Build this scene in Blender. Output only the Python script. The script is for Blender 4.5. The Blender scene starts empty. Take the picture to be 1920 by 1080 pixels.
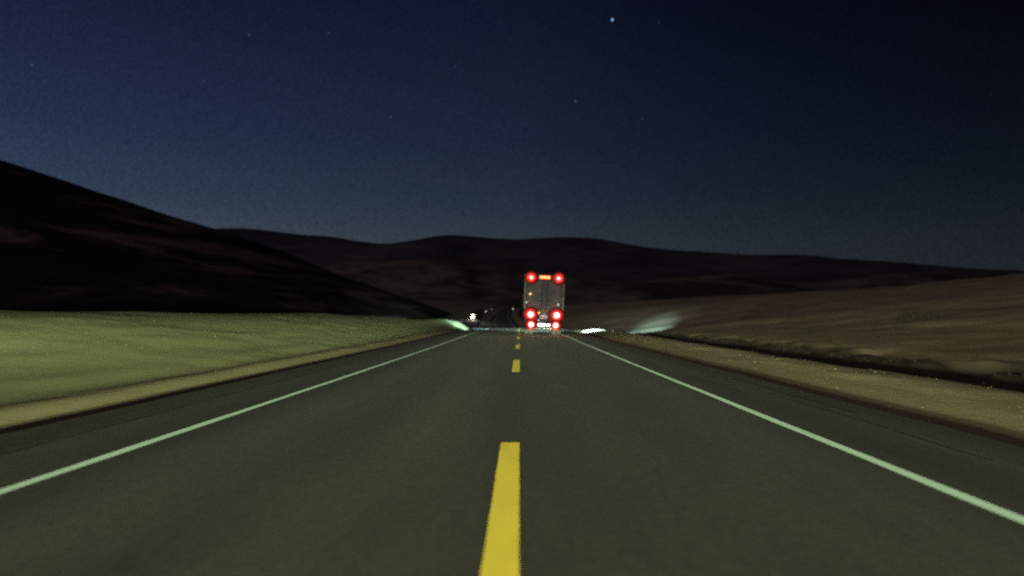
import bpy, bmesh, math, random
import numpy as np
from mathutils import Vector, Matrix

sc = bpy.context.scene
COL = sc.collection
R = math.radians
random.seed(7)

# ------------------------------------------------------------------ camera
FPX, CX, CY = 1360.0, 960.0, 540.0          # focal length and centre of a 1920 px wide frame
cam_data = bpy.data.cameras.new('camera')
cam = bpy.data.objects.new('camera', cam_data)
COL.objects.link(cam)
cam_data.sensor_width = 36.0
cam_data.lens = 36.0 * FPX / 1920.0
cam_data.clip_start = 0.05
cam_data.clip_end = 20000.0
cam.location = (0.0, 0.0, 1.15)
cam.rotation_euler = (R(90.0 + 2.4), 0.0, R(0.63))
cam_data.dof.use_dof = True
cam_data.dof.focus_distance = 11.0
cam_data.dof.aperture_fstop = 0.62
sc.camera = cam
CAM_ROT = cam.rotation_euler.to_matrix()

sc.render.engine = 'CYCLES'
sc.cycles.use_denoising = False              # the photograph is grainy film
sc.cycles.max_bounces = 4
sc.cycles.pixel_filter_type = 'BLACKMAN_HARRIS'
sc.cycles.filter_width = 1.9
sc.cycles.sample_clamp_indirect = 3.0
sc.cycles.caustics_reflective = False
sc.cycles.caustics_refractive = False
vs = sc.view_settings
vs.view_transform = 'Standard'
vs.look = 'None'
vs.exposure = 0.0
vs.gamma = 1.0
vs.use_curve_mapping = False


# ------------------------------------------------------------------ node helper
class NT:
    def __init__(s, tree, clear=True):
        s.t = tree
        if clear:
            tree.nodes.clear()

    def n(s, kind, **kw):
        nd = s.t.nodes.new(kind)
        for k, v in kw.items():
            setattr(nd, k, v)
        return nd

    def put(s, sock, v):
        if v is None:
            return
        if isinstance(v, bpy.types.NodeSocket):
            s.t.links.new(v, sock)
        elif isinstance(v, (tuple, list)) and len(v) == 3 and sock.type == 'RGBA':
            sock.default_value = (*v, 1.0)
        else:
            sock.default_value = v

    def m(s, op, a, b=None, c=None, clamp=False):
        nd = s.n('ShaderNodeMath', operation=op, use_clamp=clamp)
        s.put(nd.inputs[0], a)
        s.put(nd.inputs[1], b)
        s.put(nd.inputs[2], c)
        return nd.outputs[0]

    def vm(s, op, a, b=None):
        nd = s.n('ShaderNodeVectorMath', operation=op)
        s.put(nd.inputs[0], a)
        if b is not None:
            s.put(nd.inputs[1], b)
        return nd.outputs['Value'] if op in ('DOT_PRODUCT', 'LENGTH') else nd.outputs[0]

    def mix(s, f, a, b, blend='MIX'):
        nd = s.n('ShaderNodeMix', data_type='RGBA', blend_type=blend)
        s.put(nd.inputs[0], f)
        s.put(nd.inputs[6], a)
        s.put(nd.inputs[7], b)
        return nd.outputs[2]

    def noise(s, vec, scale, detail=3.0, rough=0.55, dist=0.0):
        nd = s.n('ShaderNodeTexNoise')
        s.put(nd.inputs['Vector'], vec)
        nd.inputs['Scale'].default_value = scale
        nd.inputs['Detail'].default_value = detail
        nd.inputs['Roughness'].default_value = rough
        nd.inputs['Distortion'].default_value = dist
        return nd.outputs['Fac']

    def ramp(s, fac, stops, interp='LINEAR'):
        nd = s.n('ShaderNodeValToRGB')
        cr = nd.color_ramp
        cr.interpolation = interp
        while len(cr.elements) < len(stops):
            cr.elements.new(0.5)
        for e, (p, c) in zip(cr.elements, stops):
            e.position = p
            e.color = (*c, 1.0) if len(c) == 3 else c
        s.put(nd.inputs[0], fac)
        return nd.outputs[0]

    def smooth(s, v, lo, hi):
        nd = s.n('ShaderNodeMapRange', interpolation_type='SMOOTHSTEP')
        s.put(nd.inputs[0], v)
        nd.inputs[1].default_value = lo
        nd.inputs[2].default_value = hi
        return nd.outputs[0]


# ------------------------------------------------------------------ world: late dusk sky with stars
world = bpy.data.worlds.new('World')
sc.world = world
world.use_nodes = True
W = NT(world.node_tree)
tc = W.n('ShaderNodeTexCoord')
dirv = W.vm('NORMALIZE', tc.outputs['Generated'])
sep = W.n('ShaderNodeSeparateXYZ')
W.put(sep.inputs[0], dirv)
sky_ramp = W.ramp(W.m('MAXIMUM', sep.outputs[2], 0.0), [
    (0.00, (0.0345, 0.0430, 0.0520)),
    (0.10, (0.0285, 0.0390, 0.0520)),
    (0.16, (0.0165, 0.0265, 0.0460)),
    (0.24, (0.0105, 0.0170, 0.0375)),
    (0.40, (0.0052, 0.0078, 0.0225)),
    (1.00, (0.0022, 0.0032, 0.0120))])
# the afterglow lies to the left: the sky is brighter there and darkens to the right
xr = W.m('MAXIMUM', sep.outputs[0], 0.0)
xl = W.m('MULTIPLY', sep.outputs[0], W.m('MULTIPLY_ADD', W.m('MAXIMUM', sep.outputs[2], 0.0), -1.3, 1.0))
glow = W.m('MULTIPLY_ADD', xl, -1.25, W.m('MULTIPLY', W.m('MULTIPLY', xr, W.m('MAXIMUM', sep.outputs[2], 0.0)), -6.5))
glow = W.m('POWER', 2.718, glow)
grain = W.smooth(W.noise(dirv, 560.0, 1.0, 0.6), 0.18, 0.82)
grain = W.m('MULTIPLY_ADD', grain, 0.80, 0.60)
base = W.vm('SCALE', sky_ramp)
W.put(base.node.inputs['Scale'], W.m('MULTIPLY', glow, grain))
nish = W.n('ShaderNodeTexSky', sky_type='NISHITA', sun_disc=False)
nish.sun_elevation = R(-4.0)
nish.sun_rotation = R(-75.0)
nish.ozone_density = 3.0
nish.dust_density = 0.5
nish_dim = W.vm('SCALE', nish.outputs[0])
W.put(nish_dim.node.inputs['Scale'], 0.03)
skycol = W.vm('ADD', base, nish_dim)
# stars: the ones the photograph shows, then faint scattered ones over the whole sky
for px, py, r_mrad, amp in ((1148, 37, 2.1, 1.3), (1079, 190, 1.2, 0.28), (617, 62, 1.2, 0.20), (467, 66, 1.3, 0.16),
                            (60, 122, 1.3, 0.16), (733, 219, 1.2, 0.20), (382, 152, 1.1, 0.10), (853, 125, 1.1, 0.12),
                            (1205, 222, 1.1, 0.08), (1235, 42, 1.0, 0.09)):
    d = CAM_ROT @ Vector(((px - CX) / FPX, (CY - py) / FPX, -1.0)).normalized()
    dist = W.vm('LENGTH', W.vm('SUBTRACT', dirv, tuple(d)))
    spot = W.m('SUBTRACT', 1.0, W.smooth(dist, 0.0004, r_mrad * 0.001))
    star = W.vm('SCALE', (0.28, 0.55, 1.0))
    W.put(star.node.inputs['Scale'], W.m('MULTIPLY', spot, amp))
    skycol = W.vm('ADD', skycol, star)
vor = W.n('ShaderNodeTexVoronoi', feature='F1')
W.put(vor.inputs['Vector'], dirv)
vor.inputs['Scale'].default_value = 34.0
fs = W.m('SUBTRACT', 1.0, W.smooth(vor.outputs['Distance'], 0.008, 0.034))
vsep = W.n('ShaderNodeSeparateXYZ')
W.put(vsep.inputs[0], vor.outputs['Color'])
fs = W.m('MULTIPLY', fs, W.m('MULTIPLY', W.m('POWER', vsep.outputs[0], 6.0), 0.09))
faint = W.vm('SCALE', (0.35, 0.6, 1.0))
W.put(faint.node.inputs['Scale'], fs)
skycol = W.vm('ADD', skycol, faint)
bg = W.n('ShaderNodeBackground')
W.put(bg.inputs[0], skycol)
bg.inputs[1].default_value = 1.0
wo = W.n('ShaderNodeOutputWorld')
W.put(wo.inputs[0], bg.outputs[0])

# the last warm light of dusk, low from behind on the left: very weak and soft
sun_data = bpy.data.lights.new('dusk_light', 'SUN')
sun_data.energy = 0.55
sun_data.angle = R(12.0)
sun_data.color = (1.0, 0.83, 0.74)
sun = bpy.data.objects.new('dusk_light', sun_data)
COL.objects.link(sun)
sun.rotation_euler = Vector((0.62, 0.74, -0.30)).to_track_quat('-Z', 'Y').to_euler()


# ------------------------------------------------------------------ headlamps (beam pattern as a dipped headlamp has it)
def headlamp(name, loc, colour, peak, side_k, spill, parent=None, s0=0.006, power=2.9, cut=(0.003, 0.015), aim_right=0.0, fan=None, axis=1.0):
    """A lamp with the beam of a dipped headlight: intensity follows the angle below the horizon so that a
    flat road is lit evenly, is cut off at the horizon, and weakens to the sides."""
    ld = bpy.data.lights.new(name, 'SPOT')
    ld.energy = 10.0 * peak
    ld.spot_size = R(165.0)
    ld.spot_blend = 0.35
    ld.shadow_soft_size = 0.07
    ld.color = colour
    ld.use_nodes = True
    L = NT(ld.node_tree)
    geo = L.n('ShaderNodeNewGeometry')
    sp = L.n('ShaderNodeSeparateXYZ')
    L.put(sp.inputs[0], geo.outputs['Incoming'])
    down = L.m('MULTIPLY', sp.outputs[2], -1.0)
    side = L.m('ABSOLUTE', L.m('SUBTRACT', sp.outputs[0], aim_right))
    seff = L.m('MAXIMUM', L.m('MAXIMUM', down, 0.0), L.m('MULTIPLY', side, side_k))
    beam = L.m('POWER', L.m('DIVIDE', s0, L.m('ADD', seff, s0)), power)
    beam = L.m('MULTIPLY', beam, L.smooth(down, cut[0], cut[1]))
    if fan:
        beam = L.m('MULTIPLY', beam, L.m('SUBTRACT', 1.0, L.smooth(side, fan[0], fan[1])))
    # weak stray light around and above the beam
    stray = L.m('MULTIPLY', L.m('POWER', L.m('DIVIDE', 0.06, L.m('ADD', L.m('MAXIMUM', down, 0.0), 0.06)), 2.5), spill)
    flood = L.m('MULTIPLY', L.smooth(side, 0.078, 0.15), L.m('POWER', L.m('DIVIDE', 0.6, L.m('ADD', side, 0.03)), 2.1))
    flood = L.m('MULTIPLY', flood, L.smooth(L.m('MULTIPLY_ADD', down, -6.0, side), 0.0, 0.14))
    up = L.m('DIVIDE', L.m('MAXIMUM', sp.outputs[2], 0.0), 0.03)
    ahead = L.m('DIVIDE', axis, L.m('MULTIPLY_ADD', up, up, 1.0))
    stray = L.m('MULTIPLY', stray, L.m('ADD', flood, ahead))
    tot = L.m('MULTIPLY', L.m('ADD', beam, stray), 100.0)
    em = L.n('ShaderNodeEmission')
    L.put(em.inputs['Strength'], tot)
    out = L.n('ShaderNodeOutputLight')
    L.put(out.inputs[0], em.outputs[0])
    o = bpy.data.objects.new(name, ld)
    COL.objects.link(o)
    o.location = loc
    o.rotation_euler = (R(90.0), 0.0, 0.0)
    if parent:
        o.parent = parent
    return o


for hx in (-0.62, 0.62):
    headlamp('car_headlamp', (hx, 1.7, 0.66), (0.82, 1.0, 0.58), 1.4e4, 0.21, 4.2e-3, power=2.99, axis=0.042, s0=0.007)


# ------------------------------------------------------------------ materials
def mat(name):
    m = bpy.data.materials.new(name)
    m.use_nodes = True
    return m, NT(m.node_tree)


def finish(N, colour, rough=0.8, metal=0.0, bump=None, bump_s=0.3, bump_d=0.02, spec=0.3, emit=None, emit_s=0.0):
    p = N.n('ShaderNodeBsdfPrincipled')
    N.put(p.inputs['Base Color'], colour)
    N.put(p.inputs['Roughness'], rough)
    N.put(p.inputs['Metallic'], metal)
    p.inputs['Specular IOR Level'].default_value = spec
    if bump is not None:
        b = N.n('ShaderNodeBump')
        b.inputs['Strength'].default_value = bump_s
        b.inputs['Distance'].default_value = bump_d
        N.put(b.inputs['Height'], bump)
        N.put(p.inputs['Normal'], b.outputs[0])
    if emit is not None:
        N.put(p.inputs['Emission Color'], emit)
        N.put(p.inputs['Emission Strength'], emit_s)
    o = N.n('ShaderNodeOutputMaterial')
    N.put(o.inputs[0], p.outputs[0])


def objco(N, sx=1.0, sy=1.0, sz=1.0):
    t = N.n('ShaderNodeTexCoord')
    mp = N.n('ShaderNodeMapping')
    mp.inputs['Scale'].default_value = (sx, sy, sz)
    N.put(mp.inputs[0], t.outputs['Object'])
    return mp.outputs[0]


def plain(name, colour, rough=0.6, metal=0.0, var=0.25, scale=6.0, spec=0.3):
    """A plain painted, metal or rubber surface with some uneven dirt."""
    m, N = mat(name)
    c = objco(N)
    f = N.noise(c, scale, 5.0, 0.65)
    g = N.noise(c, scale * 9.0, 2.0)
    dark = tuple(v * (1.0 - var) for v in colour)
    light = tuple(min(1.0, v * (1.0 + var * 0.5)) for v in colour)
    finish(N, N.mix(N.smooth(f, 0.3, 0.7), dark, light), N.m('MULTIPLY_ADD', g, 0.2, rough - 0.1), metal,
           bump=g, bump_s=0.08, bump_d=0.003, spec=spec)
    return m


def lamp_mat(name, colour, strength):
    m, N = mat(name)
    finish(N, colour, 0.25, emit=colour, emit_s=strength)
    return m


def lens_halo_mat(name, colour, centre, rim):
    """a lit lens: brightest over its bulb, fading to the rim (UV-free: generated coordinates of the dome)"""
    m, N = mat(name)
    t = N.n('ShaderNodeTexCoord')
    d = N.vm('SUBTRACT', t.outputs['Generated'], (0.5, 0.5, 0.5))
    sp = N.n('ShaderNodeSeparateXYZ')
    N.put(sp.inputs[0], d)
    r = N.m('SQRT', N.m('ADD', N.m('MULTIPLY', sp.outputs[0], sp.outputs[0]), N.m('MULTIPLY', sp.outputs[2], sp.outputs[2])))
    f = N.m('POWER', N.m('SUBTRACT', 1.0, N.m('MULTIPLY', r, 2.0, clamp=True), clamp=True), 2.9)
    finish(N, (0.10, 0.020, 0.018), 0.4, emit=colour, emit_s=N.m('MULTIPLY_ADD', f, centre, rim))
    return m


def asphalt_mat(name, tint, level):
    m, N = mat(name)
    fine = N.noise(objco(N, 1, 1, 1), 55.0, 4.0, 0.7)
    mid = N.noise(objco(N, 1.0, 0.25, 1), 1.4, 4.0, 0.6)
    wear = N.noise(objco(N, 0.9, 0.035, 1), 1.0, 3.0, 0.5)
    t = N.n('ShaderNodeTexCoord')
    sp = N.n('ShaderNodeSeparateXYZ')
    N.put(sp.inputs[0], t.outputs['Object'])
    v = N.m('MULTIPLY_ADD', N.m('SUBTRACT', fine, 0.5), 1.1, 1.0)
    v = N.m('MULTIPLY', v, N.m('MULTIPLY_ADD', N.m('SUBTRACT', mid, 0.5), 0.7, 1.0))
    v = N.m('MULTIPLY', v, N.m('MULTIPLY_ADD', N.m('SUBTRACT', N.noise(objco(N, 1, 0.6, 1), 16.0, 3.0, 0.7), 0.5), 0.8, 1.0))
    # worn wheel paths, two in each lane
    tr = N.m('MULTIPLY_ADD', N.m('COSINE', N.m('MULTIPLY', N.m('SUBTRACT', sp.outputs[0], 0.75), 3.7)), 0.09, 1.0)
    v = N.m('MULTIPLY', v, tr)
    v = N.m('MULTIPLY', v, N.m('MULTIPLY_ADD', N.m('SUBTRACT', wear, 0.5), 0.95, 1.0))
    v = N.m('MULTIPLY', v, level)
    c = N.vm('SCALE', tint)
    N.put(c.node.inputs['Scale'], v)
    finish(N, c, 0.9, bump=fine, bump_s=0.35, bump_d=0.006, spec=0.2)
    return m


def paint_mat(name, colour, chip=0.35):
    m, N = mat(name)
    fine = N.noise(objco(N), 38.0, 4.0, 0.7)
    big = N.noise(objco(N, 1, 0.35, 1), 3.0, 4.0, 0.65)
    worn = N.smooth(N.m('MULTIPLY_ADD', fine, 0.5, N.m('MULTIPLY', big, 0.5)), 0.56, 0.70)
    grime = N.smooth(big, 0.35, 0.75)
    c = N.mix(N.m('MULTIPLY', grime, 0.18), colour, tuple(v * 0.45 for v in colour))
    c = N.mix(N.m('MULTIPLY', worn, chip), c, (0.07, 0.065, 0.055))
    finish(N, c, 0.75, bump=fine, bump_s=0.25, bump_d=0.003, spec=0.3)
    return m


M = {}
M['asphalt'] = asphalt_mat('asphalt', (1.10, 0.95, 0.88), 0.050)
M['shoulder'] = asphalt_mat('shoulder_asphalt', (1.08, 0.95, 0.88), 0.046)
M['white_paint'] = paint_mat('white_road_paint', (0.74, 0.90, 0.79))
M['yellow_paint'] = paint_mat('yellow_road_paint', (0.94, 0.64, 0.075), 0.45)
M['crack'] = plain('crack_sealer', (0.018, 0.017, 0.016), 0.7)

# verge, bank and hillside: cover weights are stored on the mesh (R grass, G gravel, B dark scrub)
m, N = mat('verge_and_hillside')
at = N.n('ShaderNodeAttribute', attribute_name='cover')
sp = N.n('ShaderNodeSeparateColor')
N.put(sp.inputs[0], at.outputs['Color'])
co = objco(N)
n1 = N.noise(co, 0.35, 5.0, 0.6)
n2 = N.noise(co, 4.0, 5.0, 0.7)
n3 = N.noise(objco(N, 1.0, 0.12, 1.0), 1.2, 4.0, 0.6)
n4 = N.noise(co, 26.0, 3.0, 0.7)
grass = N.mix(N.smooth(n2, 0.30, 0.72), (0.156, 0.158, 0.082), (0.182, 0.182, 0.095))
grass = N.mix(N.m('MULTIPLY', N.smooth(n3, 0.45, 0.75), 0.55), grass, (0.150, 0.118, 0.062))
gravel = N.mix(N.smooth(n4, 0.3, 0.7), (0.215, 0.158, 0.096), (0.345, 0.265, 0.165))
gravel = N.mix(N.m('MULTIPLY', N.smooth(n3, 0.5, 0.72), 0.5), gravel, (0.215, 0.150, 0.090))
scrub = N.mix(N.smooth(n2, 0.3, 0.7), (0.020, 0.015, 0.013), (0.058, 0.040, 0.029))
hill = N.mix(N.smooth(n1, 0.3, 0.7), (0.205, 0.150, 0.100), (0.285, 0.215, 0.145))
hill = N.mix(N.m('MULTIPLY', N.smooth(N.noise(objco(N, 0.07, 0.03, 0.4), 1.0, 5.0, 0.65, 0.6), 0.54, 0.72), 0.45), hill, (0.060, 0.042, 0.030))
hill = N.mix(N.m('MULTIPLY', N.smooth(n2, 0.45, 0.8), 0.35), hill, (0.070, 0.050, 0.034))
c = N.mix(sp.outputs[0], hill, grass)
c = N.mix(sp.outputs[1], c, gravel)
c = N.mix(sp.outputs[2], c, scrub)
finish(N, c, 0.95, bump=N.m('ADD', n4, N.m('MULTIPLY', n2, 2.0)), bump_s=0.18, bump_d=0.03, spec=0.1)
M['ground'] = m


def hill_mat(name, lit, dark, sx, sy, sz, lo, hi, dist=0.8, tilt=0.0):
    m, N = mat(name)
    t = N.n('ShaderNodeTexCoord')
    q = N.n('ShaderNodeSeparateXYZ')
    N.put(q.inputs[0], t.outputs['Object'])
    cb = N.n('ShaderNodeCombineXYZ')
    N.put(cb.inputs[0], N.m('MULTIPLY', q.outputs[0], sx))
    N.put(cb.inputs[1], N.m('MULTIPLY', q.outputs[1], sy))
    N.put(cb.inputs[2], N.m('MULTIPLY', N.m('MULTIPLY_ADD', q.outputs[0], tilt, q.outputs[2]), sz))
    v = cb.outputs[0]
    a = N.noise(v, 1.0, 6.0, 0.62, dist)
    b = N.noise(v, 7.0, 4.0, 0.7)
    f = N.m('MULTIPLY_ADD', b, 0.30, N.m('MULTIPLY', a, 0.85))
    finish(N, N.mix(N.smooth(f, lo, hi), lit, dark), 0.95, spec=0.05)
    return m


M['left_hill'] = hill_mat('burnt_hillside', (0.125, 0.080, 0.070), (0.014, 0.010, 0.010), 0.020, 0.006, 0.17, 0.42, 0.60, tilt=0.21)  # pale and dark streaks tilted along the slope
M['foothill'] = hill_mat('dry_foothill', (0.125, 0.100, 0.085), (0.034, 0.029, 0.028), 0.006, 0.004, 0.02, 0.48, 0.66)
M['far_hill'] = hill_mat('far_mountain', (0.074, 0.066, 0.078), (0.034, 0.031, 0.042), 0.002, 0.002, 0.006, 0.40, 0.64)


# ------------------------------------------------------------------ mesh helpers
def mesh_obj(name, verts, faces, material, parent=None, smooth=False):
    me = bpy.data.meshes.new(name)
    me.from_pydata([tuple(v) for v in verts], [], [tuple(f) for f in faces])
    me.update()
    for mm in (material if isinstance(material, (list, tuple)) else [material]):
        me.materials.append(mm)
    if smooth:
        me.polygons.foreach_set('use_smooth', [True] * len(me.polygons))
    o = bpy.data.objects.new(name, me)
    COL.objects.link(o)
    if parent:
        o.parent = parent
    return o


def bm_obj(name, bm, material, parent=None, smooth=False, bevel=0.0, segs=2):
    if bevel:
        bmesh.ops.bevel(bm, geom=list(bm.edges), offset=bevel, segments=segs, affect='EDGES', profile=0.6)
    me = bpy.data.meshes.new(name)
    bm.to_mesh(me)
    bm.free()
    for mm in (material if isinstance(material, (list, tuple)) else [material]):
        me.materials.append(mm)
    if smooth:
        me.polygons.foreach_set('use_smooth', [True] * len(me.polygons))
    o = bpy.data.objects.new(name, me)
    COL.objects.link(o)
    if parent:
        o.parent = parent
    return o


def box(bm, cx, cy, cz, sx, sy, sz):
    bmesh.ops.create_cube(bm, size=1.0, matrix=Matrix.Translation((cx, cy, cz)) @ Matrix.Diagonal((sx, sy, sz, 1.0)))


def cyl(bm, c, axis, r0, r1, length, seg=20):
    rot = {'x': Matrix.Rotation(R(90), 4, 'Y'), 'y': Matrix.Rotation(R(-90), 4, 'X'), 'z': Matrix.Identity(4)}[axis]
    bmesh.ops.create_cone(bm, cap_ends=True, segments=seg, radius1=r0, radius2=r1, depth=length, matrix=Matrix.Translation(c) @ rot)


def boxes(name, material, parent, items, bevel=0.012):
    bm = bmesh.new()
    for it in items:
        box(bm, *it)
    return bm_obj(name, bm, material, parent, bevel=bevel)


def empty(name, loc, label, cat, group=None, rz=0.0):
    o = bpy.data.objects.new(name, None)
    o.empty_display_size = 0.3
    COL.objects.link(o)
    o.location = loc
    o.rotation_euler = (0, 0, rz)
    o['label'] = label
    o['category'] = cat
    if group:
        o['group'] = group
    return o


# ------------------------------------------------------------------ terrain functions
def hash2(ix, iy, seed):
    h = (ix.astype(np.int64) * 374761393 + iy.astype(np.int64) * 668265263 + seed * 1442695041) & 0x7fffffff
    h = ((h ^ (h >> 13)) * 1274126177) & 0x7fffffff
    return ((h ^ (h >> 16)) & 0xffff) / 65535.0


def vnoise(x, y, seed=0):
    x = np.asarray(x, float)
    y = np.asarray(y, float)
    ix, iy = np.floor(x), np.floor(y)
    fx, fy = x - ix, y - iy
    fx = fx * fx * fx * (fx * (fx * 6 - 15) + 10)
    fy = fy * fy * fy * (fy * (fy * 6 - 15) + 10)
    a, b = hash2(ix, iy, seed), hash2(ix + 1, iy, seed)
    c, d = hash2(ix, iy + 1, seed), hash2(ix + 1, iy + 1, seed)
    return (a * (1 - fx) + b * fx) * (1 - fy) + (c * (1 - fx) + d * fx) * fy


def fbm(x, y, octs=4, seed=0, gain=0.5):
    s, amp, tot = 0.0, 1.0, 0.0
    for k in range(octs):
        s = s + amp * (vnoise(x * 2 ** k + 17.3 * k, y * 2 ** k + 9.1 * k, seed + k) - 0.5)
        tot += amp
        amp *= gain
    return s / tot * 2.0


def sstep(v, a, b):
    t = np.clip((np.asarray(v, float) - a) / (b - a), 0, 1)
    return t * t * (3 - 2 * t)


def spline(xs, ys):
    """smooth monotone-ish interpolation through points"""
    xs, ys = np.array(xs, float), np.array(ys, float)
    d = np.gradient(ys, xs)

    def f(q):
        q = np.clip(np.asarray(q, float), xs[0], xs[-1])
        i = np.clip(np.searchsorted(xs, q) - 1, 0, len(xs) - 2)
        h = xs[i + 1] - xs[i]
        t = (q - xs[i]) / h
        return ((2 * t ** 3 - 3 * t ** 2 + 1) * ys[i] + (t ** 3 - 2 * t ** 2 + t) * h * d[i]
                + (-2 * t ** 3 + 3 * t ** 2) * ys[i + 1] + (t ** 3 - t ** 2) * h * d[i + 1])
    return f


road_z = spline([-40, 0, 22, 36, 48, 60, 72, 86, 110, 160, 220, 300, 420, 520, 700, 1000, 1600],
                [0, 0, 0.0, 0.02, 0.06, 0.08, 0.06, -0.02, -1.0, -2.4, -2.2, 0.0, 2.6, 5.6, 11.0, 16.0, 20.0])
road_x = spline([-40, 0, 60, 95, 140, 200, 300, 420, 520, 700, 1000, 1600],
                [0, 0, 0, 0, -0.8, -3.0, -7.0, -10.0, -11.0, -9.0, 2.0, 30.0])
left_sec = spline([-420, -200, -60, -30, -20, -16.5, -14.5, -11.5, -8.6, -7.6, -6.9, -5.9, -5.4, -3.0, 0],
                  [2.2, 2.0, 1.2, 1.25, 1.42, 1.40, 1.20, 0.66, 0.06, -0.10, -0.06, -0.24, -0.27, -0.27, -0.27])
right_sec = spline([0, 3, 4.9, 5.4, 7.0, 9.3, 10.2, 12.0, 14.0, 16.5, 22, 35, 55, 78, 100, 160, 420],
                   [-0.27, -0.27, -0.28, -0.27, -0.16, -0.20, -0.42, -1.0, -0.85, -0.45, 0.25, 2.2, 5.2, 7.7, 8.4, 8.7, 11.0])


def ground_h(x, y):
    u = x - road_x(y)
    p = road_z(y)
    zl = p + left_sec(u) * (1 - 0.45 * sstep(y, 120, 260))
    zl = zl + 1.15 * np.exp(-((y - 100.0) / 13.0) ** 2) * sstep(-u, 6.1, 8.4) * (1 - 0.9 * sstep(-u, 9.5, 14.5))
    hill = right_sec(u)
    k = sstep(u, 18, 60)
    zr = p * (1 - k) + hill
    far = p - 1.0 + 0.10 * np.maximum(u, 0) ** 0.9
    zr = np.where(u > 16, np.maximum(zr, far * sstep(y, 300, 700) + zr * (1 - sstep(y, 300, 700))), zr)
    z = np.where(u < 0, zl, zr)
    au = np.abs(u)
    z = z + 0.035 * fbm(x * 1.3, y * 0.6, 3, 5) * sstep(au, 5.9, 7.5)
    z = z + 0.09 * fbm(x * 0.22, y * 0.10, 3, 11) * sstep(au, 7.5, 13)
    z = z + 0.9 * fbm(x * 0.035, y * 0.022, 4, 21) * sstep(u, 18, 50)
    z = z + 0.38 * fbm(x * 0.12, y * 0.07, 3, 31) * sstep(u, 15, 26)
    z = z + 0.35 * fbm(x * 0.9, y * 0.5, 3, 41) * sstep(u, 9.6, 11.5) * (1 - sstep(u, 15.5, 18))
    return z


def grid_mesh(name, X, Y, Z, material, smooth=True):
    ny, nx = X.shape
    verts = np.stack([X, Y, Z], -1).reshape(-1, 3)
    i = (np.arange(ny - 1)[:, None] * nx + np.arange(nx - 1)[None, :]).ravel()
    faces = np.stack([i, i + 1, i + nx + 1, i + nx], -1)
    me = bpy.data.meshes.new(name)
    me.vertices.add(len(verts))
    me.vertices.foreach_set('co', verts.astype(np.float32).ravel())
    me.loops.add(len(faces) * 4)
    me.loops.foreach_set('vertex_index', faces.astype(np.int32).ravel())
    me.polygons.add(len(faces))
    me.polygons.foreach_set('loop_start', np.arange(0, len(faces) * 4, 4, dtype=np.int32))
    me.polygons.foreach_set('loop_total', np.full(len(faces), 4, np.int32))
    me.update(calc_edges=True)
    me.validate()
    if smooth:
        me.polygons.foreach_set('use_smooth', [True] * len(me.polygons))
    me.materials.append(material)
    o = bpy.data.objects.new(name, me)
    COL.objects.link(o)
    o['kind'] = 'structure'
    return o


def steps(*segs):
    out = []
    for a, b, d in segs:
        out.extend(np.arange(a, b - 1e-6, d))
    out.append(segs[-1][1])
    return np.array(out)


# near ground: verges, banks and the long hillside on the right, then on to the horizon
us = steps((-420, -120, 20), (-120, -40, 5), (-40, -20, 1.2), (-20, -5, 0.25), (-5, 5, 1.0), (5, 18, 0.22), (18, 60, 0.9), (60, 140, 4), (140, 420, 20))
ys = steps((-40, 0, 3), (0, 60, 0.5), (60, 130, 1.0), (130, 300, 4), (300, 700, 10), (700, 1600, 30))
U, Yg = np.meshgrid(us, ys)
Xg = U + road_x(Yg)
Zg = ground_h(Xg, Yg)
ground = grid_mesh('ground', Xg, Yg, Zg, M['ground'])
edge = 0.5 * fbm(Xg * 0.5, Yg * 0.18, 3, 51)
Ue = U + edge
grass_w = sstep(-Ue, 5.4, 7.4)
gravel_w = np.where(U < 0, sstep(-U, 5.0, 5.6) * (1 - sstep(-Ue, 6.6, 8.6)) * 0.45, (1 - sstep(Ue, 9.3, 10.2)))
scrub_w = sstep(Ue, 9.6, 10.3) * (1 - sstep(Ue, 15.6, 17.0)) * 0.92
cov = np.stack([grass_w, gravel_w, scrub_w, np.ones_like(U)], -1).reshape(-1, 4).astype(np.float32)
ca = ground.data.color_attributes.new('cover', 'FLOAT_COLOR', 'POINT')
ca.data.foreach_set('color', cov.ravel())


# the plain beyond, one sheet to the horizon, well below the hills
pl = mesh_obj('plain', [(-9000, -600, -6), (9000, -600, -6), (9000, 9000, -6), (-9000, 9000, -6)], [(0, 1, 2, 3)], M['far_hill'])
pl['kind'] = 'structure'


def ridge_z(px, py, dist):
    return 1.15 + (597.0 - py) / FPX * dist


# left hill: a long spur that comes down to the road from the left
YL = 300.0
sil = [(-400, 175), (-200, 238), (0, 300), (100, 333), (200, 367), (300, 397), (390, 425), (470, 456), (550, 489), (620, 514), (680, 536), (740, 558), (790, 576), (830, 592), (880, 612)]
lx = [(a - 975) / FPX * YL for a, b in sil]
lz = [ridge_z(a, b, YL) for a, b in sil]
left_prof = spline([-700] + lx + [40], [95] + lz + [-6])
xs_ = steps((-700, -300, 14), (-300, -4, 3.0))
ys_ = steps((70, 420, 4.5), (420, 900, 24))
X, Y = np.meshgrid(xs_, ys_)
H = left_prof(X)
G = 0.14 + 0.86 * sstep(Y, 60, 315)
G = np.where(Y > 310, G * (0.25 + 0.75 * np.exp(-((Y - 310) / 260.0) ** 2)), G)
Z = H * G + (3.2 * fbm(X * 0.013, Y * 0.03, 4, 61) + 1.3 * fbm(X * 0.045, Y * 0.06, 4, 71)) * sstep(H, 6, 40) * (1 - 0.75 * sstep(Y, 220, 300) * (1 - sstep(Y, 330, 420)))
Z = Z - 2.2 * (1 - sstep(H, 0, 14))
o = grid_mesh('left_hill', X, Y, Z, M['left_hill'])


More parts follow.
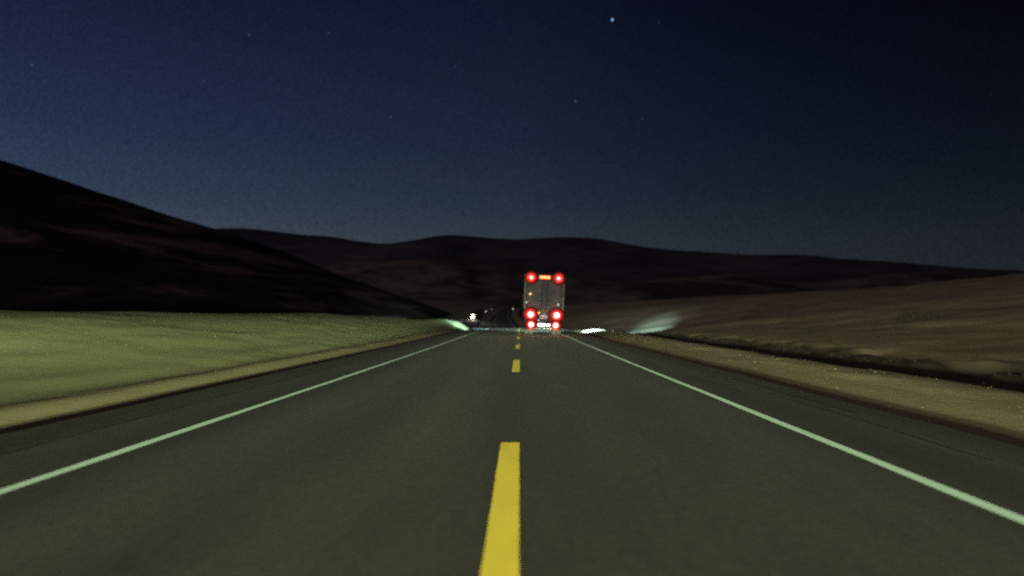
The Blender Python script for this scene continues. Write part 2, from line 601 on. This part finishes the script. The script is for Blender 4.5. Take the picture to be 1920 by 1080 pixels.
# foothills and the far ridge
def range_mesh(name, material, dist, pts, front, back, base, seed, rough, nx=260, ny=60, wobble=0.1):
    xs = np.array([(a - 975) / FPX * dist for a, b in pts])
    zs = np.array([ridge_z(a, b, dist) for a, b in pts])
    prof = spline(xs, zs)
    gx = np.linspace(xs[0], xs[-1], nx)
    t = np.concatenate([np.linspace(-1, 0, ny), np.linspace(0, 1, ny // 2)[1:]])
    X, T = np.meshgrid(gx, t)
    Y = dist + np.where(T < 0, T * front, T * back) + wobble * front * fbm(X / front * 1.3, T * 0.0, 3, seed + 5) * (1 - np.abs(T))
    crest = prof(X)
    env = np.where(T < 0, sstep(T, -1.0, 0.05) ** 1.0 * 1.0, 1 - sstep(T, 0, 1))
    env = env / env.max()
    Z = base + (crest - base) * env
    spur = fbm(X / front * 2.6, Y / front * 1.1, 5, seed)
    Z = Z + rough * spur * (4 * env * (1 - env)) + rough * 0.05 * fbm(X / front * 14, Y / front * 10, 3, seed + 9) * env
    return grid_mesh(name, X, Y, Z, material)


far_pts = [(-900, 470), (-400, 450), (0, 430), (250, 428), (390, 425), (440, 424), (500, 429), (560, 436), (620, 441), (680, 452), (740, 458), (790, 450), (850, 440),
           (900, 444), (960, 449), (1010, 448), (1070, 444), (1130, 448), (1200, 461), (1300, 472), (1400, 479), (1480, 480), (1560, 488), (1650, 495),
           (1750, 503), (1920, 514), (2300, 530), (2900, 520)]
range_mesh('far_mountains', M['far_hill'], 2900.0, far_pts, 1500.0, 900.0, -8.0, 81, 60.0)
mid_pts = [(-300, 560), (300, 540), (560, 515), (640, 492), (720, 487), (830, 484), (920, 495), (1000, 512), (1080, 520), (1180, 530), (1260, 522), (1330, 513),
           (1400, 524), (1500, 532), (1620, 520), (1740, 512), (1840, 520), (1980, 530), (2300, 545)]
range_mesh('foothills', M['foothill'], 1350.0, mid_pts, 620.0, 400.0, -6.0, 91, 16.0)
low_pts = [(-300, 600), (500, 580), (700, 566), (800, 557), (900, 560), (1000, 556), (1100, 549), (1200, 545), (1300, 552), (1420, 543), (1560, 548), (1700, 556), (2000, 560)]
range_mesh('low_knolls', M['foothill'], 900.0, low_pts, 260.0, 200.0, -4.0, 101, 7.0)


# ------------------------------------------------------------------ the highway
ry = steps((-30, 60, 1.0), (60, 130, 1.5), (130, 300, 5), (300, 1100, 12))
sec = [(-5.92, -0.30), (-5.30, -0.035), (-4.4, -0.008), (-3.55, 0.0), (0.0, 0.018), (2.98, 0.0), (3.95, -0.010), (4.62, -0.032), (5.32, -0.31)]
verts, faces, mi = [], [], []
for y in ry:
    for (u, dz) in sec:
        wob = 0.05 * float(fbm(np.array(u * 3.0), np.array(y * 0.5), 3, 7)) if abs(u) > 4.5 else 0.0
        verts.append((float(road_x(y)) + u + wob, y, float(road_z(y)) + dz))
ns = len(sec)
for j in range(len(ry) - 1):
    for i in range(ns - 1):
        a = j * ns + i
        faces.append((a, a + 1, a + ns + 1, a + ns))
        mi.append(0 if 2 <= i <= 5 else 1)
road = mesh_obj('road', verts, faces, [M['asphalt'], M['shoulder']])
road.data.polygons.foreach_set('material_index', mi)
road['kind'] = 'structure'


def road_surf(u, y):
    us_ = [s[0] for s in sec]
    return float(road_z(y)) + float(np.interp(u, us_, [s[1] for s in sec]))


def strip(name, u0, u1, y0, y1, material, lift=0.005, step=0.75, ragged=0.006, seed=0):
    n = max(2, int((y1 - y0) / step) + 1)
    v, f = [], []
    for k in range(n):
        y = y0 + (y1 - y0) * k / (n - 1)
        c = float(road_x(y))
        j0 = random.uniform(-ragged, ragged)
        j1 = random.uniform(-ragged, ragged)
        v += [(c + u0 + j0, y, road_surf(u0, y) + lift), (c + u1 + j1, y, road_surf(u1, y) + lift)]
    for k in range(n - 1):
        f.append((2 * k, 2 * k + 1, 2 * k + 3, 2 * k + 2))
    return mesh_obj(name, v, f, material, road)


LL, RL = -3.44, 2.86
strip('white_edge_line', LL - 0.056, LL + 0.056, -20, 560, M['white_paint'], step=1.0)
strip('white_edge_line', RL - 0.056, RL + 0.056, -20, 560, M['white_paint'], step=1.0)
dash = [(-6.6, -2.2), (2.2, 6.66)] + [(15.4 + 11.6 * k, 19.9 + 11.6 * k) for k in range(0, 8)]
for a, b in dash:
    strip('yellow_dash', -0.175, -0.005, a, b, M['yellow_paint'], step=0.22, ragged=0.0015)


def crack(name, u0, y0, y1, width, drift=0.02, step=0.5):
    n = int((y1 - y0) / step)
    u = u0
    v, f = [], []
    for k in range(n + 1):
        y = y0 + (y1 - y0) * k / n
        u += random.uniform(-drift, drift)
        w = width * random.uniform(0.25, 1.0) * 0.5
        c = float(road_x(y))
        v += [(c + u - w, y, road_surf(u - w, y) + 0.0035), (c + u + w, y, road_surf(u + w, y) + 0.0035)]
    for k in range(n):
        f.append((2 * k, 2 * k + 1, 2 * k + 3, 2 * k + 2))
    return mesh_obj(name, v, f, M['crack'], road)


crack('pavement_seam', 3.86, 6.0, 46.0, 0.045)
crack('pavement_crack', 4.15, 9.0, 17.0, 0.03, 0.035)
crack('pavement_crack', 3.5, 11.5, 14.0, 0.025, 0.05)
crack('pavement_crack', -4.35, 5.0, 30.0, 0.02, 0.02)

# gravel side track on the far left where another vehicle comes along
tv, tf = [], []
tys = np.linspace(240, 620, 48)
for y in tys:
    c = -19.4 - 0.045 * (y - 300)
    for q in (-2.4, 2.4):
        tv.append((c + q, y, float(ground_h(np.array(c + q), np.array(y))) + 0.25))
for k in range(len(tys) - 1):
    tf.append((2 * k, 2 * k + 1, 2 * k + 3, 2 * k + 2))
track = mesh_obj('side_track', tv, tf, M['shoulder'])
track['kind'] = 'structure'

# ------------------------------------------------------------------ dry scrub: uncountable tufts in the ditch and along the verges
M['tuft'] = plain('dry_scrub_stems', (0.042, 0.030, 0.020), 0.9, var=0.4)
M['bank_straw'] = plain('bank_straw', (0.150, 0.155, 0.075), 0.9, var=0.3)
M['shrub'] = plain('dark_shrub_leaves', (0.026, 0.020, 0.015), 0.9, var=0.4)
M['straw'] = plain('dry_straw', (0.155, 0.120, 0.066), 0.9, var=0.4)


def tufts(name, label, n, u_rng, y_rng, h_rng, blades, material, spread):
    rs = np.random.RandomState(hash(name) % 1000 if False else len(name) * 7)
    V, F = [], []
    for _ in range(n):
        t = rs.rand()
        y = y_rng[0] + (y_rng[1] - y_rng[0]) * t ** 1.6
        u = rs.uniform(*u_rng)
        x = u + float(road_x(y))
        z = float(ground_h(np.array(x), np.array(y))) - 0.02
        hh = rs.uniform(*h_rng)
        for b in range(blades):
            a = rs.uniform(0, 2 * math.pi)
            r = spread * rs.rand() * hh
            h = hh * rs.uniform(0.5, 1.0)
            lean = hh * rs.uniform(0.1, 0.55)
            wdt = 0.010 + 0.02 * hh
            px, py = x + r * math.cos(a), y + r * math.sin(a)
            ca_, sa_ = math.cos(a + 1.57), math.sin(a + 1.57)
            i = len(V)
            V += [(px - ca_ * wdt, py - sa_ * wdt, z), (px + ca_ * wdt, py + sa_ * wdt, z), (px + math.cos(a) * lean, py + math.sin(a) * lean, z + h)]
            F.append((i, i + 1, i + 2))
    o = mesh_obj(name, V, F, material)
    o['kind'] = 'stuff'
    o['label'] = label
    o['category'] = 'scrub'
    return o


tufts('ditch_scrub', 'dark dry scrub filling the ditch right of the gravel verge', 1500, (9.9, 15.8), (8, 95), (0.05, 0.20), 9, M['tuft'], 0.55)
tufts('verge_grass', 'sparse low straw on the gravel verge right of the road', 350, (5.6, 9.6), (5, 70), (0.02, 0.06), 6, M['straw'], 0.7)
tufts('bank_grass', 'short dry grass covering the left roadside bank', 900, (-19, -6.6), (7, 80), (0.015, 0.045), 6, M['bank_straw'], 0.8)
tufts('hillside_brush', 'scattered low brush on the right hillside', 500, (16.5, 75), (18, 190), (0.08, 0.24), 9, M['tuft'], 0.8)


# two shrubs on the right hillside
def shrub(x, y, rad, label, seed):
    rs = np.random.RandomState(seed)
    z = float(ground_h(np.array(x), np.array(y)))
    root = empty('shrub', (x, y, z - 0.03), label, 'shrub', 'shrubs on the right hillside')
    bm = bmesh.new()
    for k in range(7):
        a = k * 0.9 + rs.rand()
        d = Vector((math.cos(a) * 0.5, math.sin(a) * 0.5, 0.7)).normalized()
        q = Vector((0, 0, 1)).rotation_difference(d).to_matrix().to_4x4()
        bmesh.ops.create_cone(bm, segments=6, radius1=0.035 * rad, radius2=0.01 * rad, depth=rad, matrix=Matrix.Translation(d * rad * 0.5) @ q)
    bm_obj('stem', bm, M['tuft'], root)
    V, F = [], []
    for k in range(900):
        d = rs.normal(size=3)
        d /= np.linalg.norm(d)
        r = rad * (0.55 + 0.45 * rs.rand()) * (0.75 + 0.5 * float(vnoise(np.array(d[0] * 2 + 5), np.array(d[1] * 2 + d[2] * 3 + 5), seed)))
        c = np.array([d[0] * r * 1.25, d[1] * r, abs(d[2]) * r * 0.75 + 0.05])
        e1, e2 = rs.normal(size=3) * 0.07 * rad, rs.normal(size=3) * 0.07 * rad
        i = len(V)
        V += [c, c + e1, c + e2]
        F.append((i, i + 1, i + 2))
    mesh_obj('crown', V, F, M['shrub'], root)


def on_ray(px, u):
    """a point on the ground at lateral distance u seen along image column px"""
    y = u * FPX / (px - 975.0)
    return u, y


sx, sy = on_ray(1700, 27.5)
shrub(sx, sy, 0.85, 'dark low shrub standing alone on the brown hillside at right', 3)
sx, sy = on_ray(1738, 28.4)
shrub(sx, sy, 0.5, 'smaller dark shrub just right of the lone hillside shrub', 5)

# ------------------------------------------------------------------ the truck
M['box_skin'] = plain('grey_truck_skin', (0.26, 0.33, 0.34), 0.5, 0.2, var=0.35, scale=1.6)
M['frame_paint'] = plain('grey_frame_paint', (0.16, 0.165, 0.16), 0.6)
M['trim'] = plain('bright_trim', (0.40, 0.44, 0.44), 0.4, 0.4, var=0.25)
M['dark_steel'] = plain('dark_steel', (0.035, 0.035, 0.036), 0.6, 0.3)
M['rubber'] = plain('rubber', (0.018, 0.018, 0.018), 0.85)
M['rim'] = plain('steel_rim', (0.30, 0.30, 0.30), 0.45, 0.6)
M['cab_paint'] = plain('white_cab_paint', (0.62, 0.63, 0.62), 0.35, var=0.15)
M['plate'] = plain('number_plate', (0.55, 0.66, 0.78), 0.4, var=0.1)
M['hazard'] = plain('yellow_green_tape', (0.42, 0.40, 0.06), 0.5, var=0.2)
M['glass'] = plain('dark_glass', (0.02, 0.024, 0.028), 0.08, spec=0.6)
M['red_hot'] = lamp_mat('red_lamp_bulb', (1.0, 0.20, 0.17), 14.0)
M['red_lens'] = lens_halo_mat('red_lamp_lens', (1.0, 0.040, 0.028), 9.0, 0.05)
M['stop_hot'] = lamp_mat('stop_lamp_bulb', (1.0, 0.34, 0.27), 16.0)
M['amber'] = lamp_mat('amber_lamp', (1.0, 0.10, 0.03), 3.0)
M['amber_hot'] = lamp_mat('amber_bulb', (1.0, 0.36, 0.12), 4.0)
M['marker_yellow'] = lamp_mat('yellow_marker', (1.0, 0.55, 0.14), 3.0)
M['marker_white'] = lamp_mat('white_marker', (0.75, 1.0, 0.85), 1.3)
M['white_hot'] = lamp_mat('white_lamp', (0.86, 1.0, 0.92), 5.0)
M['head_hot'] = lamp_mat('headlight_lamp', (0.80, 1.0, 0.93), 20.0)

TY = 47.6
TX = 1.50
truck = empty('box_truck', (TX, TY, float(road_z(TY)) + 0.0), 'tall grey box truck driving ahead with glowing red tail lights', 'truck')
truck.rotation_euler = (0, R(2.2), 0)
BW, ZB, ZT = 2.60, 1.62, 3.98
bm = bmesh.new()
box(bm, 0, 3.1, (ZB + ZT) / 2, BW, 6.2, ZT - ZB)
body = bm_obj('cargo_box', bm, M['box_skin'], truck, bevel=0.06, segs=3)
for s in (-1, 1):
    d = boxes('rear_door', M['box_skin'], truck, [(s * 0.585, -0.025, (ZB + ZT) / 2 - 0.14, 1.15, 0.05, ZT - ZB - 0.56)])
    for zz in (1.95, 2.6, 3.2):
        boxes('hinge', M['dark_steel'], d, [(s * 1.13, -0.06, zz, 0.12, 0.03, 0.09)], 0.008)
    bm = bmesh.new()
    cyl(bm, (s * 0.16, -0.075, 2.65), 'z', 0.016, 0.016, 1.7, 8)
    box(bm, s * 0.16 + s * 0.1, -0.08, 2.25, 0.24, 0.02, 0.035)
    bm_obj('lock_rod', bm, M['dark_steel'], d)
    boxes('corner_post', M['trim'], truck, [(s * (BW / 2 - 0.055), -0.03, (ZB + ZT) / 2, 0.115, 0.06, ZT - ZB - 0.05)])
    boxes('roof_rail', M['trim'], truck, [(s * (BW / 2 + 0.012), 3.1, ZT - 0.09, 0.03, 6.1, 0.12)])
    boxes('lower_rail', M['dark_steel'], truck, [(s * (BW / 2 + 0.012), 3.1, ZB + 0.07, 0.03, 6.1, 0.12)])
    for yy in (0.9, 1.9, 2.9, 3.9, 4.9, 5.7):
        boxes('side_rib', M['box_skin'], body, [(s * (BW / 2 + 0.008), yy, (ZB + ZT) / 2, 0.02, 0.06, ZT - ZB - 0.45)], 0.006)
boxes('rear_header', M['box_skin'], truck, [(0, -0.035, ZT - 0.22, BW - 0.25, 0.07, 0.36)])
boxes('sill_tape', M['hazard'], truck, [(0, -0.10, ZB - 0.05, 0.66, 0.02, 0.10)], 0.004)
boxes('rear_frame', M['frame_paint'], truck, [(0, 0.06, 1.22, 2.30, 0.16, 0.62), (-0.45, 4.0, 0.95, 0.12, 8.2, 0.22), (0.45, 4.0, 0.95, 0.12, 8.2, 0.22), (0, 2.0, 1.45, 2.3, 3.6, 0.10)])
boxes('rear_bumper', M['dark_steel'], truck, [(0, -0.10, 0.62, 2.36, 0.14, 0.30)], 0.03)
pl_ = boxes('number_plate', M['plate'], truck, [(0.0, -0.055, 1.18, 0.52, 0.03, 0.26)], 0.01)
ld = bpy.data.lights.new('plate_light', 'POINT')
ld.energy = 1.1
ld.color = (0.80, 0.95, 1.0)
ld.shadow_soft_size = 0.03
lo = bpy.data.objects.new('plate_light', ld)
COL.objects.link(lo)
lo.parent = truck
lo.location = (0, -0.26, 1.30)
boxes('step_bar', M['trim'], truck, [(0, -0.2, 0.44, 1.5, 0.10, 0.05)], 0.01)
for s in (-1, 1):
    boxes('mudflap', M['rubber'], truck, [(s * 0.92, 0.42, 0.55, 0.58, 0.02, 0.62)], 0.004)


def dome(name, material, parent, x, z, rx, rz, depth, y=-0.10):
    """lamp lens: a shallow dome facing backwards"""
    V, F = [(x, y - depth, z)], []
    rings, seg = 5, 20
    for i in range(1, rings + 1):
        t = i / rings * math.pi / 2
        for k in range(seg):
            a = 2 * math.pi * k / seg
            V.append((x + rx * math.sin(t) * math.cos(a), y - depth * math.cos(t), z + rz * math.sin(t) * math.sin(a)))
    for k in range(seg):
        F.append((0, 1 + (k + 1) % seg, 1 + k))
    for i in range(rings - 1):
        for k in range(seg):
            a = 1 + i * seg + k
            b = 1 + i * seg + (k + 1) % seg
            F.append((a, b, b + seg, a + seg))
    return mesh_obj(name, V, F, material, parent, smooth=True)


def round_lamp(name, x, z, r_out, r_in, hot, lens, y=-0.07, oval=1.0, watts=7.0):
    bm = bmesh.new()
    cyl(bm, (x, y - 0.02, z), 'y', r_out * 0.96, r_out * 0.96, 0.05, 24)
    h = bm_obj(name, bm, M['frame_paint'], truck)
    dome('lens', lens, h, x, z, r_out * oval, r_out, 0.07, y - 0.046)  # drawn oversized to carry the lamp's painted halo
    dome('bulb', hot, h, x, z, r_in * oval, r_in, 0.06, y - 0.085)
    ld = bpy.data.lights.new('lamp_light', 'POINT')
    ld.energy = watts
    ld.color = (1.0, 0.05, 0.03)
    ld.shadow_soft_size = 0.05
    lo = bpy.data.objects.new('lamp_light', ld)
    COL.objects.link(lo)
    lo.location = (x, y - 0.28, z)
    lo.parent = truck
    return h


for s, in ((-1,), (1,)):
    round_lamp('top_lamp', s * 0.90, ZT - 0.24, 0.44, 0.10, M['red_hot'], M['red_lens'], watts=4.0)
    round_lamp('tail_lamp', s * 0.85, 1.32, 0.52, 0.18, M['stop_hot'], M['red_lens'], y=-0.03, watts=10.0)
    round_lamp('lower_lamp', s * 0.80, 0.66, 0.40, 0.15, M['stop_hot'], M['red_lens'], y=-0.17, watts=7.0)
bar = boxes('light_bar', M['dark_steel'], truck, [(0, -0.10, ZT - 0.20, 0.78, 0.06, 0.26)], 0.02)
boxes('lens', M['amber'], bar, [(0, -0.14, ZT - 0.20, 0.70, 0.05, 0.20)], 0.02)
for k in (-0.22, 0.0, 0.22):
    dome('bulb', M['amber_hot'], bar, k, ZT - 0.20, 0.10, 0.06, 0.03, -0.16)
rev = boxes('reversing_lamp', M['dark_steel'], truck, [(0.05, -0.19, 0.66, 0.92, 0.04, 0.24)], 0.01)
boxes('lens', M['white_hot'], rev, [(-0.13, -0.22, 0.66, 0.46, 0.03, 0.16), (0.33, -0.22, 0.66, 0.28, 0.03, 0.13)], 0.01)
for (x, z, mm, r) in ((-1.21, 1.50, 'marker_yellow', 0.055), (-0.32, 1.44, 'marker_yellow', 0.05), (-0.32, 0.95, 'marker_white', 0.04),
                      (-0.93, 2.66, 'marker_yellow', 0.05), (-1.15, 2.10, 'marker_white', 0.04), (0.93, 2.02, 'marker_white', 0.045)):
    dome('marker_lamp', M[mm], truck, x, z, r, r, 0.04, -0.07)  # door markers are reflectors; their headlight glint is put in as emission
# chassis, cab and wheels
bm = bmesh.new()
box(bm, 0, 7.15, 1.75, 2.35, 1.7, 1.9)
for v in bm.verts:
    if v.co.z > 2.4 and v.co.y > 7.5:
        v.co.y -= 0.45
cab = bm_obj('cab', bm, M['cab_paint'], truck, bevel=0.07, segs=3)
mesh_obj('windscreen', [(-1.0, 7.995, 1.85), (1.0, 7.995, 1.85), (0.95, 7.72, 2.55), (-0.95, 7.72, 2.55)], [(0, 1, 2, 3)], M['glass'], cab)
for s in (-1, 1):
    boxes('side_window', M['glass'], cab, [(s * 1.175, 7.05, 2.2, 0.02, 0.85, 0.55)], 0.008)
    boxes('mirror', M['dark_steel'], truck, [(s * 1.42, 7.6, 2.1, 0.18, 0.06, 0.42), (s * 1.27, 7.6, 2.25, 0.2, 0.03, 0.03)], 0.01)
boxes('hood', M['cab_paint'], truck, [(0, 8.25, 1.15, 2.05, 0.75, 0.85)], 0.08)
boxes('front_bumper', M['trim'], truck, [(0, 8.68, 0.58, 2.3, 0.12, 0.28)], 0.03)
boxes('grille', M['dark_steel'], truck, [(0, 8.635, 1.15, 1.1, 0.03, 0.5)], 0.01)


def wheel(parent, x, y, r, w, side):
    bm = bmesh.new()
    prof = [(r * 0.56, -w / 2), (r * 0.93, -w / 2), (r, -w * 0.36), (r, w * 0.36), (r * 0.93, w / 2), (r * 0.56, w / 2)]
    seg = 28
    rings = []
    for k in range(seg):
        a = 2 * math.pi * k / seg
        rings.append([bm.verts.new((x + ww, y + rr * math.cos(a), r + rr * math.sin(a))) for rr, ww in prof])
    for k in range(seg):
        A, B = rings[k], rings[(k + 1) % seg]
        for i in range(len(prof)):
            j = (i + 1) % len(prof)
            bm.faces.new((A[i], B[i], B[j], A[j]))
    t = bm_obj('wheel', bm, M['rubber'], parent)
    bm = bmesh.new()
    cyl(bm, (x, y, r), 'x', r * 0.55, r * 0.55, w * 0.7, 20)
    cyl(bm, (x + side * w * 0.38, y, r), 'x', r * 0.2, r * 0.16, w * 0.2, 14)
    bm_obj('rim', bm, M['rim'], t)


for s in (-1, 1):
    wheel(truck, s * 1.06, 1.15, 0.48, 0.26, s)
    wheel(truck, s * 0.76, 1.15, 0.48, 0.26, s)
    wheel(truck, s * 1.02, 7.6, 0.48, 0.28, s)
    bm = bmesh.new()
    cyl(bm, (s * 0.82, 8.60, 1.05), 'y', 0.15, 0.15, 0.08, 20)
    hl = bm_obj('headlight', bm, M['trim'], truck)
    hd = dome('lens', M['head_hot'], hl, s * 0.82, -1.05, 0.13, 0.13, 0.03, 0.0)
    hd.rotation_euler = (R(180), 0, 0)
    hd.location = (0, 8.645, 0)
    headlamp('truck_headlamp', (s * 0.82, 8.75, 1.05), (0.62, 1.0, 0.90), 900.0, 0.0, 0.0, parent=truck, s0=0.05, power=2.8, cut=(-0.10, 0.03), fan=(0.20, 0.36))

    # unseen corner lamp, added to throw the light patch beside the road
    bm = bmesh.new()
    cyl(bm, (s * 1.16, 8.55, 1.45), 'y', 0.09, 0.09, 0.10, 16)
    bm_obj('ditch_lamp', bm, M['dark_steel'], truck)
    ld = bpy.data.lights.new('ditch_beam', 'SPOT')
    ld.energy = 6500000.0 if s > 0 else 2000000.0
    ld.spot_size = R(8.4 if s > 0 else 6.5)
    ld.spot_blend = 1.0
    ld.shadow_soft_size = 0.06
    ld.color = (0.50, 1.0, 1.0)
    lo = bpy.data.objects.new('ditch_beam', ld)
    COL.objects.link(lo)
    lo.parent = truck
    lo.location = (s * 1.16, 8.66, 1.45)
    aim = Vector((12.6, 93.0, -0.15)) if s > 0 else Vector((-7.6, 92.0, 0.1))
    src = Vector((TX + s * 1.16, TY + 8.66, 1.6))
    lo.rotation_euler = (aim - src).to_track_quat('-Z', 'Y').to_euler()

# ------------------------------------------------------------------ oncoming car with glaring headlights, far left
cx_, cy_ = -19.4, 300.0
cz_ = float(ground_h(np.array(cx_), np.array(cy_))) + 0.26
car = empty('oncoming_car', (cx_, cy_, cz_), 'distant oncoming car above the left bank, its lamps one glaring white spot', 'car')
prof = [(-2.1, 0.35), (-2.15, 0.95), (-1.0, 1.10), (-0.45, 1.72), (1.9, 1.75), (2.1, 1.1), (2.15, 0.95), (2.15, 0.35)]
V = [(x, y, z) for x in (-0.88, 0.88) for (y, z) in prof]
n_ = len(prof)
F = [tuple(range(n_ - 1, -1, -1)), tuple(range(n_, 2 * n_))] + [(i, (i + 1) % n_, n_ + (i + 1) % n_, n_ + i) for i in range(n_)]
mesh_obj('body', V, F, M['cab_paint'], car)
mesh_obj('windscreen', [(-0.76, -0.98, 1.13), (0.76, -0.98, 1.13), (0.70, -0.49, 1.66), (-0.70, -0.49, 1.66)], [(0, 1, 2, 3)], M['glass'], car).location = (0, -0.01, 0.012)
for s in (-1, 1):
    wheel(car, s * 0.8, -1.35, 0.33, 0.2, s)
    wheel(car, s * 0.8, 1.35, 0.33, 0.2, s)
    M.setdefault('car_head', lamp_mat('oncoming_headlight', (1.0, 0.66, 0.46), 22.0))
    dome('headlight', M['car_head'], car, s * 0.55, 0.78, 0.17, 0.15, 0.04, -2.15)

rack = boxes('roof_rack', M['dark_steel'], car, [(0, -0.2, 1.79, 1.3, 0.08, 0.08)], 0.01)
for k in (-0.42, 0.0, 0.42):
    dome('roof_lamp', M['car_head'], rack, k, 1.90, 0.14, 0.12, 0.04, -0.24)  # added lamps that round out the glare of the headlights
ld = bpy.data.lights.new('car_beam', 'SPOT')
ld.energy = 4000.0
ld.spot_size = R(70)
ld.spot_blend = 0.8
ld.color = (1.0, 0.85, 0.7)
lo = bpy.data.objects.new('car_beam', ld)
COL.objects.link(lo)
lo.parent = car
lo.location = (0, -2.4, 0.8)
lo.rotation_euler = (R(-88), 0, R(180) * 0)

# ------------------------------------------------------------------ small reflector posts by the far road, glint put in as emission
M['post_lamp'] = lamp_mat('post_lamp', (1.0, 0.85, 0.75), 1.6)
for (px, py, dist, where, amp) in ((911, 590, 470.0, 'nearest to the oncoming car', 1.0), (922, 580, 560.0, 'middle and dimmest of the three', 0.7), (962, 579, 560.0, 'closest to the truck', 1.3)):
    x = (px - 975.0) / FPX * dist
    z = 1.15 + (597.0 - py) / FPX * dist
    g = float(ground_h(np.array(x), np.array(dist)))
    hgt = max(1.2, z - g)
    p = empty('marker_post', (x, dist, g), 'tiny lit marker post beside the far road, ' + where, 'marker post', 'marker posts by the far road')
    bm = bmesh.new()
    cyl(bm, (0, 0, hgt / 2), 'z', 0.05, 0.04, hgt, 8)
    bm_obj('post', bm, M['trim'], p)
    dome('lamp', M['post_lamp'], p, 0, hgt, 0.28 * amp, 0.28 * amp, 0.05, -0.05)  # reflector disc, its glint painted as glow
